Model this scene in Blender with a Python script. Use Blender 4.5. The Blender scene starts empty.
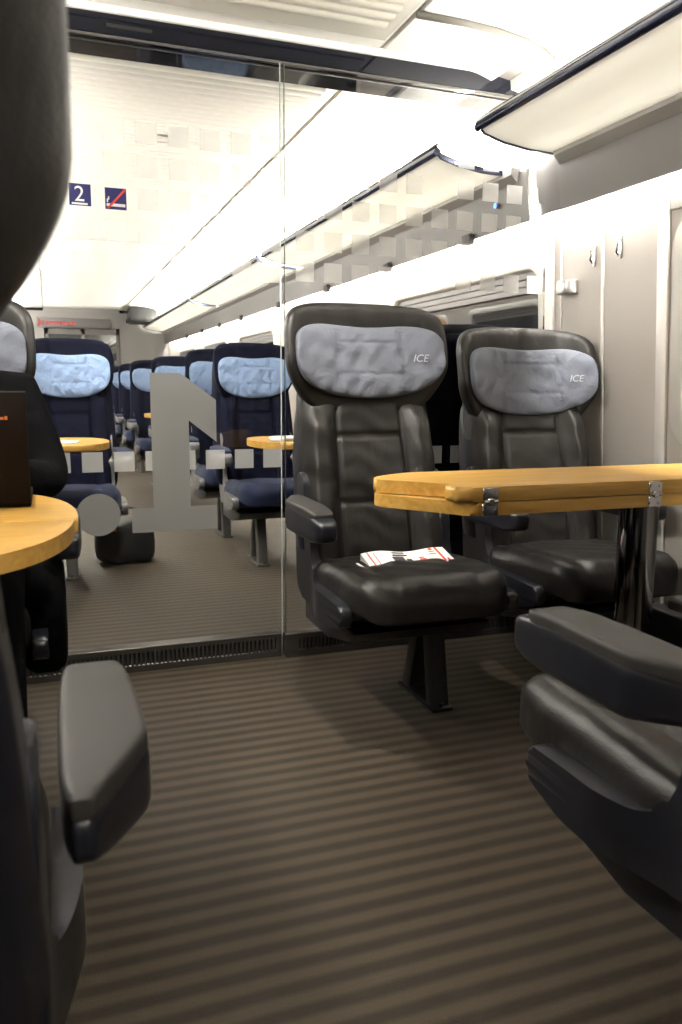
import bpy, bmesh, math, random
from mathutils import Vector, Matrix
random.seed(7)
PI = math.pi
scn = bpy.context.scene
COL = scn.collection

# ------------------------------------------------------------------ materials
def new_mat(name):
    m = bpy.data.materials.new(name); m.use_nodes = True
    nt = m.node_tree
    return m, nt, nt.nodes['Principled BSDF']

def simple(name, col, rough=.5, metal=0., spec=.5, bump=None, coat=0., sheen=0.):
    m, nt, b = new_mat(name)
    b.inputs['Base Color'].default_value = (*col, 1)
    b.inputs['Roughness'].default_value = rough
    b.inputs['Metallic'].default_value = metal
    b.inputs['Specular IOR Level'].default_value = spec
    b.inputs['Coat Weight'].default_value = coat
    b.inputs['Sheen Weight'].default_value = sheen
    if bump:
        sc, st, dist = bump
        tc = nt.nodes.new('ShaderNodeTexCoord')
        n = nt.nodes.new('ShaderNodeTexNoise'); n.inputs['Scale'].default_value = sc; n.inputs['Detail'].default_value = 5
        bp = nt.nodes.new('ShaderNodeBump'); bp.inputs['Strength'].default_value = st; bp.inputs['Distance'].default_value = dist
        nt.links.new(tc.outputs['Object'], n.inputs['Vector'])
        nt.links.new(n.outputs['Fac'], bp.inputs['Height'])
        nt.links.new(bp.outputs['Normal'], b.inputs['Normal'])
    return m

def emit(name, col, st):
    m = bpy.data.materials.new(name); m.use_nodes = True
    nt = m.node_tree; nt.nodes.clear()
    e = nt.nodes.new('ShaderNodeEmission'); e.inputs[0].default_value = (*col, 1); e.inputs[1].default_value = st
    o = nt.nodes.new('ShaderNodeOutputMaterial'); nt.links.new(e.outputs[0], o.inputs[0])
    return m

def leather_mat():
    m, nt, b = new_mat('leather')
    b.inputs['Base Color'].default_value = (.0095, .0086, .0080, 1)
    b.inputs['Roughness'].default_value = .40
    b.inputs['Specular IOR Level'].default_value = .28
    tc = nt.nodes.new('ShaderNodeTexCoord')
    n1 = nt.nodes.new('ShaderNodeTexNoise'); n1.inputs['Scale'].default_value = 9; n1.inputs['Detail'].default_value = 3
    mp = nt.nodes.new('ShaderNodeMapping'); mp.inputs['Scale'].default_value = (1.6, 1, .55)
    n2 = nt.nodes.new('ShaderNodeTexVoronoi'); n2.inputs['Scale'].default_value = 260
    b1 = nt.nodes.new('ShaderNodeBump'); b1.inputs['Strength'].default_value = .3; b1.inputs['Distance'].default_value = .02
    b2 = nt.nodes.new('ShaderNodeBump'); b2.inputs['Strength'].default_value = .12; b2.inputs['Distance'].default_value = .002
    L = nt.links.new
    L(tc.outputs['Object'], mp.inputs['Vector']); L(mp.outputs['Vector'], n1.inputs['Vector']); L(tc.outputs['Object'], n2.inputs['Vector'])
    L(n1.outputs['Fac'], b1.inputs['Height']); L(n2.outputs['Distance'], b2.inputs['Height'])
    L(b1.outputs['Normal'], b2.inputs['Normal']); L(b2.outputs['Normal'], b.inputs['Normal'])
    return m

def cloth_mat(name, c1, c2, wr=14, st=.6):
    m, nt, b = new_mat(name)
    b.inputs['Roughness'].default_value = .85; b.inputs['Specular IOR Level'].default_value = .2
    b.inputs['Sheen Weight'].default_value = .05
    tc = nt.nodes.new('ShaderNodeTexCoord')
    n = nt.nodes.new('ShaderNodeTexNoise'); n.inputs['Scale'].default_value = 340; n.inputs['Detail'].default_value = 2
    r = nt.nodes.new('ShaderNodeMixRGB'); r.inputs[1].default_value = (*c1, 1); r.inputs[2].default_value = (*c2, 1)
    w = nt.nodes.new('ShaderNodeTexNoise'); w.inputs['Scale'].default_value = wr; w.inputs['Detail'].default_value = 4; w.inputs['Distortion'].default_value = .6
    bp = nt.nodes.new('ShaderNodeBump'); bp.inputs['Strength'].default_value = st; bp.inputs['Distance'].default_value = .026
    L = nt.links.new
    L(tc.outputs['Object'], n.inputs['Vector']); L(tc.outputs['Object'], w.inputs['Vector'])
    L(n.outputs['Fac'], r.inputs[0]); L(r.outputs[0], b.inputs['Base Color'])
    L(w.outputs['Fac'], bp.inputs['Height']); L(bp.outputs['Normal'], b.inputs['Normal'])
    return m

def dotted_mat():
    m, nt, b = new_mat('navy_moquette')
    b.inputs['Roughness'].default_value = .9; b.inputs['Specular IOR Level'].default_value = .06; b.inputs['Sheen Weight'].default_value = .0
    tc = nt.nodes.new('ShaderNodeTexCoord')
    mp = nt.nodes.new('ShaderNodeMapping'); mp.inputs['Scale'].default_value = (70, 70, 70); mp.inputs['Rotation'].default_value = (0, PI/4, 0)
    v = nt.nodes.new('ShaderNodeTexVoronoi'); v.inputs['Scale'].default_value = 1; v.inputs['Randomness'].default_value = .0
    cr = nt.nodes.new('ShaderNodeValToRGB')
    cr.color_ramp.elements[0].position = .16; cr.color_ramp.elements[0].color = (.017, .020, .040, 1)
    cr.color_ramp.elements[1].position = .24; cr.color_ramp.elements[1].color = (.0028, .0036, .0105, 1)
    L = nt.links.new
    L(tc.outputs['Object'], mp.inputs['Vector']); L(mp.outputs['Vector'], v.inputs['Vector'])
    L(v.outputs['Distance'], cr.inputs['Fac']); L(cr.outputs['Color'], b.inputs['Base Color'])
    return m

def wood_mat():
    m, nt, b = new_mat('beech_wood')
    b.inputs['Roughness'].default_value = .36; b.inputs['Coat Weight'].default_value = .08; b.inputs['Coat Roughness'].default_value = .15
    tc = nt.nodes.new('ShaderNodeTexCoord')
    mp = nt.nodes.new('ShaderNodeMapping'); mp.inputs['Scale'].default_value = (1.3, 16, 16)
    n = nt.nodes.new('ShaderNodeTexNoise'); n.inputs['Scale'].default_value = 3; n.inputs['Detail'].default_value = 8; n.inputs['Distortion'].default_value = .8
    cr = nt.nodes.new('ShaderNodeValToRGB')
    cr.color_ramp.elements[0].position = .3; cr.color_ramp.elements[0].color = (.50, .262, .042, 1)
    cr.color_ramp.elements[1].position = .72; cr.color_ramp.elements[1].color = (.72, .435, .112, 1)
    f = nt.nodes.new('ShaderNodeTexNoise'); f.inputs['Scale'].default_value = 90
    mx = nt.nodes.new('ShaderNodeMixRGB'); mx.blend_type = 'MULTIPLY'; mx.inputs[0].default_value = .18
    L = nt.links.new
    L(tc.outputs['Object'], mp.inputs['Vector']); L(mp.outputs['Vector'], n.inputs['Vector']); L(mp.outputs['Vector'], f.inputs['Vector'])
    L(n.outputs['Fac'], cr.inputs['Fac']); L(cr.outputs['Color'], mx.inputs[1]); L(f.outputs['Fac'], mx.inputs[2])
    L(mx.outputs[0], b.inputs['Base Color'])
    return m

def floor_mat():
    m, nt, b = new_mat('ribbed_carpet')
    b.inputs['Roughness'].default_value = .60; b.inputs['Specular IOR Level'].default_value = .28
    tc = nt.nodes.new('ShaderNodeTexCoord')
    sp = nt.nodes.new('ShaderNodeSeparateXYZ')
    mul = nt.nodes.new('ShaderNodeMath'); mul.operation = 'MULTIPLY'; mul.inputs[1].default_value = 2*PI/.053
    wob = nt.nodes.new('ShaderNodeTexNoise'); wob.inputs['Scale'].default_value = 5
    add = nt.nodes.new('ShaderNodeMath'); add.operation = 'MULTIPLY_ADD'; add.inputs[1].default_value = .9
    sn = nt.nodes.new('ShaderNodeMath'); sn.operation = 'SINE'
    mr = nt.nodes.new('ShaderNodeMapRange'); mr.inputs[1].default_value = -1; mr.inputs[2].default_value = 1
    cr = nt.nodes.new('ShaderNodeValToRGB')
    cr.color_ramp.elements[0].position = .15; cr.color_ramp.elements[0].color = (.0260, .0195, .0125, 1)
    cr.color_ramp.elements[1].position = .85; cr.color_ramp.elements[1].color = (.0640, .0500, .0345, 1)
    fine = nt.nodes.new('ShaderNodeTexNoise'); fine.inputs['Scale'].default_value = 420; fine.inputs['Detail'].default_value = 3
    mx = nt.nodes.new('ShaderNodeMixRGB'); mx.blend_type = 'OVERLAY'; mx.inputs[0].default_value = .7
    st = nt.nodes.new('ShaderNodeTexNoise'); st.inputs['Scale'].default_value = 2.2; st.inputs['Detail'].default_value = 4
    mx2 = nt.nodes.new('ShaderNodeMixRGB'); mx2.blend_type = 'OVERLAY'; mx2.inputs[0].default_value = .35
    bp = nt.nodes.new('ShaderNodeBump'); bp.inputs['Strength'].default_value = .5; bp.inputs['Distance'].default_value = .004
    L = nt.links.new
    L(tc.outputs['Object'], sp.inputs[0]); L(sp.outputs['Y'], mul.inputs[0]); L(tc.outputs['Object'], wob.inputs['Vector'])
    L(wob.outputs['Fac'], add.inputs[0]); L(mul.outputs[0], add.inputs[2]); L(add.outputs[0], sn.inputs[0]); L(sn.outputs[0], mr.inputs[0])
    L(mr.outputs[0], cr.inputs['Fac']); L(tc.outputs['Object'], fine.inputs['Vector']); L(tc.outputs['Object'], st.inputs['Vector'])
    L(cr.outputs['Color'], mx.inputs[1]); L(fine.outputs['Fac'], mx.inputs[2])
    L(mx.outputs[0], mx2.inputs[1]); L(st.outputs['Fac'], mx2.inputs[2]); L(mx2.outputs[0], b.inputs['Base Color'])
    L(fine.outputs['Fac'], bp.inputs['Height']); L(bp.outputs['Normal'], b.inputs['Normal'])
    return m

def glass_mat(name, tint=(1, 1, 1), ior=1.38):
    m = bpy.data.materials.new(name); m.use_nodes = True
    nt = m.node_tree; nt.nodes.clear()
    fr = nt.nodes.new('ShaderNodeFresnel'); fr.inputs[0].default_value = ior
    t = nt.nodes.new('ShaderNodeBsdfTransparent'); t.inputs[0].default_value = (*tint, 1)
    g = nt.nodes.new('ShaderNodeBsdfGlossy'); g.inputs['Roughness'].default_value = .0
    mx = nt.nodes.new('ShaderNodeMixShader'); o = nt.nodes.new('ShaderNodeOutputMaterial')
    L = nt.links.new
    L(fr.outputs[0], mx.inputs[0]); L(t.outputs[0], mx.inputs[1]); L(g.outputs[0], mx.inputs[2]); L(mx.outputs[0], o.inputs[0])
    return m

def frost_mat(name, col, clear, fwd=.5):
    m = bpy.data.materials.new(name); m.use_nodes = True
    nt = m.node_tree; nt.nodes.clear()
    t = nt.nodes.new('ShaderNodeBsdfTransparent')
    d = nt.nodes.new('ShaderNodeBsdfDiffuse'); d.inputs[0].default_value = (*col, 1)
    tr = nt.nodes.new('ShaderNodeBsdfTranslucent'); tr.inputs[0].default_value = (*col, 1)
    rf = nt.nodes.new('ShaderNodeBsdfRefraction'); rf.inputs['Color'].default_value = (.98, .98, .96, 1); rf.inputs['Roughness'].default_value = .16; rf.inputs['IOR'].default_value = 1.12
    m1 = nt.nodes.new('ShaderNodeMixShader'); m1.inputs[0].default_value = .5
    mf = nt.nodes.new('ShaderNodeMixShader'); mf.inputs[0].default_value = fwd
    m2 = nt.nodes.new('ShaderNodeMixShader'); m2.inputs[0].default_value = clear
    o = nt.nodes.new('ShaderNodeOutputMaterial')
    L = nt.links.new
    L(d.outputs[0], m1.inputs[1]); L(tr.outputs[0], m1.inputs[2]); L(m1.outputs[0], mf.inputs[1]); L(rf.outputs[0], mf.inputs[2])
    L(mf.outputs[0], m2.inputs[1]); L(t.outputs[0], m2.inputs[2]); L(m2.outputs[0], o.inputs[0])
    return m

M = {}
M['leather'] = leather_mat()
M['plastic'] = simple('navy_plastic', (.008, .0085, .0125), .32, bump=(500, .08, .001))
M['pad'] = simple('grey_arm_pad', (.024, .0225, .0215), .55, spec=.25, bump=(600, .1, .001))
M['plastic_light'] = simple('grey_plastic', (.13, .127, .132), .38)
M['frame'] = simple('dark_steel', (.016, .0155, .0155), .35, metal=.3)
M['frame_grey'] = simple('grey_steel', (.10, .095, .09), .4, metal=.3)
M['pillow'] = cloth_mat('slate_cloth', (.138, .150, .182), (.108, .118, .148), 10, .6)
M['cover'] = cloth_mat('sky_blue_cloth', (.235, .33, .52), (.18, .265, .44), 13, 1.0)
M['thread'] = simple('silver_thread', (.36, .37, .40), .6)
M['navy'] = dotted_mat()
M['navy_seat'] = cloth_mat('navy_seat_cloth', (.008, .014, .042), (.005, .008, .024), 6, .25)
M['wood'] = wood_mat()
M['chrome'] = simple('chrome', (.72, .72, .73), .08, metal=1)
M['steel'] = simple('brushed_steel', (.52, .51, .49), .3, metal=1)
M['column'] = simple('dark_chrome', (.20, .195, .195), .07, metal=1)
M['wall'] = simple('wall_laminate', (.52, .485, .45), .42)
M['wall2'] = simple('partition_laminate', (.60, .58, .55), .4)
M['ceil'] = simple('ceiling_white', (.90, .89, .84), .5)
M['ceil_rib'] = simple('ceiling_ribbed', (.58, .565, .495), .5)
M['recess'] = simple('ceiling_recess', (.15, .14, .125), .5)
M['valance'] = simple('valance_grey', (.085, .079, .077), .5)
M['valance2'] = simple('valance_strip', (.19, .18, .172), .45)
M['floor'] = floor_mat()
M['sill'] = simple('sill_metal', (.05, .046, .042), .35, metal=.5)
M['sill_edge'] = simple('sill_edge_metal', (.11, .10, .092), .35, metal=.6)
M['header'] = simple('dark_gloss', (.004, .0045, .009), .05, spec=.35)
M['black'] = simple('black_matte', (.006, .006, .007), .6)
M['glass'] = glass_mat('pane_glass', (.985, .99, .985))
M['edge'] = simple('glass_edge', (.45, .47, .45), .2)
M['winglass'] = simple('night_window', (.012, .013, .016), .03, spec=.9)
M['frost'] = frost_mat('frosted_film', (.93, .93, .89), .60, .0)
M['frost_one'] = frost_mat('frosted_numeral', (.30, .297, .288), .2, .0)
M['rackglass'] = frost_mat('opal_glass', (.95, .945, .91), .0, .0)
M['profile'] = simple('rack_profile_blue', (.016, .019, .042), .16, metal=.6)
M['tube'] = emit('fluorescent', (1, .93, .80), 1.0)
M['led_blue'] = emit('blue_led', (.05, .16, 1), 8)
M['led_red'] = emit('red_led', (1, .22, .22), .75)
M['sign_blue'] = simple('sign_navy', (.012, .014, .085), .35)
M['white'] = simple('white_print', (.85, .85, .82), .4)
M['red'] = simple('red_print', (.62, .05, .02), .4)
M['paper'] = simple('paper', (.80, .78, .75), .6)
M['ink'] = simple('dark_ink', (.03, .03, .04), .6)
M['redpaper'] = simple('red_ink', (.65, .03, .02), .6)
M['blind'] = simple('blind_beige', (.50, .45, .36), .7)
M['blindgrey'] = simple('blind_grey', (.26, .25, .25), .4)
M['suit'] = cloth_mat('black_wool', (.0035, .0035, .0042), (.002, .002, .0024), 7, .7)
M['trouser'] = cloth_mat('charcoal_wool', (.005, .005, .006), (.003, .003, .004), 6, .6)
for k_ in ('suit', 'trouser'): M[k_].node_tree.nodes['Principled BSDF'].inputs['Specular IOR Level'].default_value = .03; M[k_].node_tree.nodes['Principled BSDF'].inputs['Sheen Weight'].default_value = 0
M['skin'] = simple('skin', (.56, .33, .23), .5)
M['hair_dark'] = simple('dark_hair', (.030, .019, .012), .45, bump=(220, .5, .003), spec=.15)
M['hair_blond'] = simple('blond_hair', (.34, .20, .085), .5, bump=(160, .8, .006))
M['eye'] = simple('eye_white', (.75, .73, .70), .2)
M['laptop'] = simple('dark_brown_shell', (.006, .0034, .002), .5, spec=.07)
M['orange'] = simple('orange_print', (.62, .17, .03), .5)
M['bag'] = simple('black_nylon', (.006, .006, .007), .7, bump=(200, .3, .003))
M['leathershoe'] = simple('shoe_black', (.008, .008, .008), .25)
M['green'] = simple('olive_knit', (.06, .07, .06), .9)

# ------------------------------------------------------------------ builders
def link(name, me, mat, parent=None, smooth=True):
    o = bpy.data.objects.new(name, me)
    if mat is not None and not me.materials:
        for mm in (mat if isinstance(mat, (list, tuple)) else [mat]): me.materials.append(mm)
    COL.objects.link(o)
    if smooth:
        for p in me.polygons: p.use_smooth = True
    if parent is not None: o.parent = parent
    return o

def obj(name, bm, mat, parent=None, smooth=True, auto=None):
    bmesh.ops.recalc_face_normals(bm, faces=bm.faces[:])
    me = bpy.data.meshes.new(name); bm.to_mesh(me)
    if auto is not None:
        for e in bm.edges: pass
    bm.free()
    o = link(name, me, mat, parent, smooth)
    if smooth and auto is not None:
        me.set_sharp_from_angle(angle=math.radians(auto))
    return o

def tag(o, label=None, cat=None, group=None, kind=None):
    if label: o['label'] = label
    if cat: o['category'] = cat
    if group: o['group'] = group
    if kind: o['kind'] = kind
    return o

def empty(name, loc, rz=0):
    o = bpy.data.objects.new(name, None); COL.objects.link(o)
    o.location = loc; o.rotation_euler = (0, 0, rz); o.empty_display_size = .1
    return o

def children(o): return [c for c in bpy.data.objects if c.parent == o]
def copy_tree(o, parent=None):
    c = o.copy(); COL.objects.link(c)
    if parent is not None: c.parent = parent
    for ch in children(o): copy_tree(ch, c)
    return c

def box(bm, x0, x1, y0, y1, z0, z1, bev=0, seg=2):
    r = bmesh.ops.create_cube(bm, size=1)
    vs = r['verts']
    for v in vs:
        v.co = Vector((x0 + (v.co.x+.5)*(x1-x0), y0 + (v.co.y+.5)*(y1-y0), z0 + (v.co.z+.5)*(z1-z0)))
    if bev > 0:
        es = list({e for v in vs for e in v.link_edges})
        bmesh.ops.bevel(bm, geom=es, offset=bev, segments=seg, affect='EDGES', profile=.5)

def prism(bm, pts, axis, a0, a1, bev=0, seg=2):
    """extrude a closed 2D outline along an axis; pts are the two other axes in order"""
    def P(p, a):
        if axis == 'x': return Vector((a, p[0], p[1]))
        if axis == 'y': return Vector((p[0], a, p[1]))
        return Vector((p[0], p[1], a))
    A = [bm.verts.new(P(p, a0)) for p in pts]; B = [bm.verts.new(P(p, a1)) for p in pts]
    n = len(pts)
    fs = [bm.faces.new(A), bm.faces.new(B[::-1])]
    for i in range(n): fs.append(bm.faces.new((A[i], B[i], B[(i+1) % n], A[(i+1) % n])))
    if bev > 0:
        es = [e for f in fs[:2] for e in f.edges]
        bmesh.ops.bevel(bm, geom=es, offset=bev, segments=seg, affect='EDGES', profile=.5)

def round_poly(pts, r, seg=5):
    out = []
    n = len(pts)
    for i in range(n):
        p0, p1, p2 = Vector(pts[i-1]), Vector(pts[i]), Vector(pts[(i+1) % n])
        rr = r[i] if isinstance(r, (list, tuple)) else r
        a = (p0-p1); b = (p2-p1)
        d = min(rr, a.length*.48, b.length*.48)
        if d <= 1e-5: out.append(tuple(p1)); continue
        s, e = p1 + a.normalized()*d, p1 + b.normalized()*d
        for k in range(seg+1):
            t = k/seg
            q = s*(1-t)**2 + p1*2*t*(1-t) + e*t*t
            out.append((q.x, q.y))
    return out

def sbox(bm, c, h, p=5, n=(12, 12, 12), fn=None):
    """rounded box: cube lattice pushed onto a superellipsoid of exponent p, then deformed by fn(u, pos) -> pos"""
    nx, ny, nz = n
    vd = {}
    def V(i, j, k):
        key = (i, j, k)
        if key not in vd:
            q = Vector((2*i/nx-1, 2*j/ny-1, 2*k/nz-1))
            s = (abs(q.x)**p + abs(q.y)**p + abs(q.z)**p)**(1/p)
            u = q/s
            pos = Vector((c[0]+u.x*h[0], c[1]+u.y*h[1], c[2]+u.z*h[2]))
            if fn: pos = fn(u, pos)
            vd[key] = bm.verts.new(pos)
        return vd[key]
    for i in range(nx):
        for j in range(ny):
            for k in (0, nz): bm.faces.new((V(i, j, k), V(i+1, j, k), V(i+1, j+1, k), V(i, j+1, k)))
    for i in range(nx):
        for k in range(nz):
            for j in (0, ny): bm.faces.new((V(i, j, k), V(i+1, j, k), V(i+1, j, k+1), V(i, j, k+1)))
    for j in range(ny):
        for k in range(nz):
            for i in (0, nx): bm.faces.new((V(i, j, k), V(i, j+1, k), V(i, j+1, k+1), V(i, j, k+1)))

def tube(bm, pts, r, seg=10, cap=True, flat=1.0):
    pts = [Vector(p) for p in pts]
    rings = []
    up = Vector((0, 0, 1))
    for i, p in enumerate(pts):
        d = (pts[min(i+1, len(pts)-1)] - pts[max(i-1, 0)]).normalized()
        a = d.cross(up)
        if a.length < 1e-3: a = d.cross(Vector((1, 0, 0)))
        a.normalize(); b = d.cross(a).normalized()
        rr = r[i] if isinstance(r, (list, tuple)) else r
        rings.append([bm.verts.new(p + a*math.cos(2*PI*k/seg)*rr + b*math.sin(2*PI*k/seg)*rr*flat) for k in range(seg)])
    for A, B in zip(rings, rings[1:]):
        for k in range(seg): bm.faces.new((A[k], A[(k+1) % seg], B[(k+1) % seg], B[k]))
    if cap:
        bm.faces.new(rings[0][::-1]); bm.faces.new(rings[-1])

def sweep_y(bm, prof, y0, y1, closed=False, thick=0):
    """a cross-section (x,z) polyline swept along y"""
    A = [bm.verts.new((x, y0, z)) for x, z in prof]; B = [bm.verts.new((x, y1, z)) for x, z in prof]
    n = len(prof)
    for i in range(n-1 if not closed else n):
        j = (i+1) % n
        bm.faces.new((A[i], A[j], B[j], B[i]))
    if closed: bm.faces.new(A[::-1]); bm.faces.new(B)

def thicken(prof, t):
    """closed profile: the polyline and its copy moved up by t"""
    return list(prof) + [(x, z+t) for x, z in reversed(prof)]

def text_mesh(body, size, extrude=.0006, shear=0., bold=False):
    cu = bpy.data.curves.new('lettering', 'FONT'); cu.body = body; cu.size = size; cu.extrude = extrude; cu.shear = shear
    cu.align_x = 'CENTER'; cu.align_y = 'CENTER'
    if bold: cu.offset = size*.018
    o = bpy.data.objects.new('lettering', cu); COL.objects.link(o)
    dg = bpy.context.evaluated_depsgraph_get()
    me = bpy.data.meshes.new_from_object(o.evaluated_get(dg))
    me.materials.clear()
    bpy.data.objects.remove(o); bpy.data.curves.remove(cu)
    return me

def sstep(x, a, b):
    t = max(0, min(1, (x-a)/(b-a))); return t*t*(3-2*t)
def gauss(x, m, s): return math.exp(-((x-m)/s)**2)

# ------------------------------------------------------------------ seats
REC = .25
def lean_y(z): return -.055 + REC*(z-.42)

def back_mesh(hw, hi=True):
    bm = bmesh.new()
    N = (64, 6, 70) if hi else (14, 4, 12)
    def fn(u, p):
        z = p.z
        t = (z-.40)/.72
        w = 1.0 + .05*gauss(t, .15, .3) - .07*sstep(t, .5, 1)
        x = p.x*w
        y = p.y
        if u.y < -.2 and hi:
            f = sstep(-u.y, .2, .8)
            a = abs(u.x)
            y -= f*(.040*sstep(a, .48, .74)*(1-sstep(a, .86, 1.0))*(1-sstep(z, .86, .97)))
            y += f*.015*gauss(a, .50, .024)
            if a < .49:
                y += f*.013*(gauss(z, .845, .0065) + gauss(z, .635, .0065))
                y -= f*.010*(math.sin(min(1, max(0, (z-.635)/.21))*PI))
            y += f*.0016*math.sin(z*90 + 3*math.sin(x*23))*(1-sstep(a, .4, .5))
            y += f*.003*math.sin(z*55 + x*30)*sstep(a, .56, .7)
        elif u.y < -.2:
            y -= .03*sstep(abs(u.x), .48, .74)
        y += lean_y(z)
        return Vector((x, y, z))
    sbox(bm, (0, .035, .74), (hw, .055, .36), 7, N, fn)
    return bm

def head_fn(z, a):
    """forward sweep of the wings at normalised half width a"""
    return -.085*a**3.0
def head_mesh(hw, hi=True):
    bm = bmesh.new()
    N = (30, 6, 20) if hi else (14, 4, 10)
    def fn(u, p):
        t = (p.z-.90)/.34
        w = .80 + .20*sstep(t, .0, .45)
        a = abs(u.x)
        x = p.x*w
        y = p.y + head_fn(p.z, a)*(.35+.65*sstep(t, .0, .5)) + lean_y(p.z) - .012*sstep(t, .7, 1.)
        if hi and u.y < 0: y += .0018*math.sin(x*60+p.z*20)*sstep(t, .6, .9)
        return Vector((x, y, p.z + (.012*(1-a*a) if t > .6 else 0)*sstep(t, .6, 1)))
    sbox(bm, (0, .030, 1.065), (hw, .046, .17), 5.5, N, fn)
    return bm

def pillow_mesh(hw, hi=True, seed=0):
    bm = bmesh.new()
    NR, NT = (30, 110) if hi else (5, 26)
    rnd = random.Random(seed)
    ph = [rnd.uniform(0, 6) for _ in range(6)]
    cz = 1.072
    rings = {}
    def outline(th):
        c, s = math.cos(th), math.sin(th)
        if s >= 0:
            n = 4.2; H = .106
        else:
            n = 2.35; H = .132
        r = 1/((abs(c)/1)**n + (abs(s)/1)**n)**(1/n)
        x = r*c*hw; z = r*s*H
        if s > 0: z -= .012*math.cos(x/hw*PI*.62)**2 * sstep(s, .3, .8)
        return x, z
    def P(rr, th, front):
        x, z = outline(th); x *= rr; z *= rr
        a = min(1, abs(x)/(hw*1.07))
        zz = cz+z
        ybase = -.016 + head_fn(zz, a)*1.0 + lean_y(zz) - .004
        d = .030*(1-rr**3.5)**.5 if rr < 1 else 0
        if front:
            y = ybase - .010 - d
            if hi:
                un = x/hw
                y += .008*(gauss(un, -.42, .022)+gauss(un, .46, .020))*(1-rr**6)
                if -.42 < un < .46: y += .004*(gauss(z, .045, .005)+gauss(z, -.055, .005))
                y += .0030*math.sin(x*52+z*38+ph[0])*math.sin(z*47-x*20+ph[1]) + .0022*math.sin(x*95-z*60+ph[2])*math.sin(z*33+ph[3])
        else:
            y = ybase + .014
        return Vector((x, y, zz))
    grids = []
    for front in (True, False):
        c = bm.verts.new(P(0, 0, front))
        rs = []
        nr = NR if front else 3
        for i in range(1, nr+1):
            rr = math.sin(i/nr*PI/2)
            rs.append([bm.verts.new(P(rr, 2*PI*k/NT, front)) for k in range(NT)])
        for k in range(NT): bm.faces.new((c, rs[0][k], rs[0][(k+1) % NT]))
        for A, B in zip(rs, rs[1:]):
            for k in range(NT): bm.faces.new((A[k], B[k], B[(k+1) % NT], A[(k+1) % NT]))
        grids.append(rs[-1])
    A, B = grids
    for k in range(NT): bm.faces.new((A[k], A[(k+1) % NT], B[(k+1) % NT], B[k]))
    return bm

def cushion_mesh(hw, hi=True):
    bm = bmesh.new()
    N = (40, 36, 8) if hi else (14, 12, 5)
    def fn(u, p):
        x, y, z = p
        t = (y+.52)/.52           # 0 front .. 1 rear
        if u.z > 0:
            a = abs(u.x)
            z += .012*(1-a*a) + .012*sstep(a, .6, .85)*(1-sstep(a, .9, 1))
            z -= .02*sstep(t, .25, 1.)
            if hi:
                z -= .006*gauss(a, .55, .03)*sstep(u.z, .3, .8)
                z += .0022*math.sin(x*40+y*25)*math.sin(y*32)
        z -= .028*(1-sstep(t, 0, .14))
        if u.z < 0: z += .045*(1-sstep(t, 0, .35))*sstep(-u.z, 0, .9)
        x *= 1-.05*(1-sstep(t, 0, .3))
        return Vector((x, y, z))
    sbox(bm, (0, -.265, .415), (hw, .255, .068), 6, N, fn)
    return bm

def arm_mesh(side, part):
    bm = bmesh.new()
    def taper(u, p, w_rear, pad):
        x, y, z = p
        t = (y+.37)/.40            # 0 front .. 1 rear
        k = .80+.20*sstep(t, 0, .55)
        lx = (x - side*.280)*side  # >0 is outward
        lx *= k
        ch = max(0, (y+.085)/.115)  # rear chamfer on the outer side
        if lx > -.035: lx = -.035 + (lx+.035)*(1-.80*min(1, ch)*.9)
        z -= .010*(1-sstep(t, 0, .35))
        if not pad and u.z < 0:
            z += .020*sstep(t, .62, 1) + .012*(1-sstep(t, 0, .25))
        return Vector((side*.280 + lx*side, y, z))
    if part == 'body':
        sbox(bm, (side*.280, -.17, .612), (.042, .20, .040), 6, (12, 34, 10), lambda u, p: taper(u, p, 0, False))
    else:
        sbox(bm, (side*.280, -.150, .650), (.0405, .178, .014), 8, (12, 30, 6), lambda u, p: taper(u, p, 0, True))
    return bm

PANEL = [(-.445, .370), (-.450, .398), (-.435, .418), (-.30, .420), (-.16, .418), (-.11, .435), (-.080, .49), (-.070, .60), (-.02, .62), (-.01, .70), (.015, .735),
         (.065, .725), (.085, .66), (.075, .52), (.06, .38), (.03, .335), (-.10, .328), (-.33, .335), (-.43, .358)]
def panel_mesh(side):
    bm = bmesh.new()
    prism(bm, round_poly(PANEL, .02, 4), 'x', .205, .240, .008, 3)
    for k in range(14):
        bmesh.ops.bisect_plane(bm, geom=bm.verts[:]+bm.edges[:]+bm.faces[:], plane_co=(0, 0, .37+k*.013), plane_no=(0, 0, 1))
        bmesh.ops.bisect_plane(bm, geom=bm.verts[:]+bm.edges[:]+bm.faces[:], plane_co=(0, -.27+k*.025, 0), plane_no=(0, 1, 0))
    for v in bm.verts:
        y, z = v.co.y, v.co.z
        v.co.x += .034*sstep(-y, .08, .26)*(1-sstep(z, .44, .52))
        v.co.x *= side
    return bm

def under_mesh(hw):
    bm = bmesh.new()
    prism(bm, [(-.40, .325), (.05, .345), (.05, .25), (-.18, .255), (-.36, .29)], 'x', -hw, hw, .01, 2)
    return bm

def leg_mesh(xo, rear):
    bm = bmesh.new()
    if rear: a, b = (-.12, .30), (-.045, .015)
    else: a, b = (-.17, .30), (-.225, .015)
    w = .026
    prism(bm, [(a[0]-w, a[1]), (a[0]+w, a[1]), (b[0]+w, b[1]), (b[0]-w, b[1])], 'x', xo-.028, xo+.028, .006, 2)
    return bm
def foot_mesh(xo):
    bm = bmesh.new()
    prism(bm, round_poly([(-.262, 0), (-.262, .012), (-.235, .018), (-.02, .018), (.0, .012), (.0, 0)], .004, 2), 'x', xo-.036, xo+.036, .004, 2)
    tube(bm, [(xo, -.248, .012), (xo, -.248, .026)], .010, 8)
    tube(bm, [(xo, -.014, .012), (xo, -.014, .026)], .010, 8)
    return bm

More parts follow.
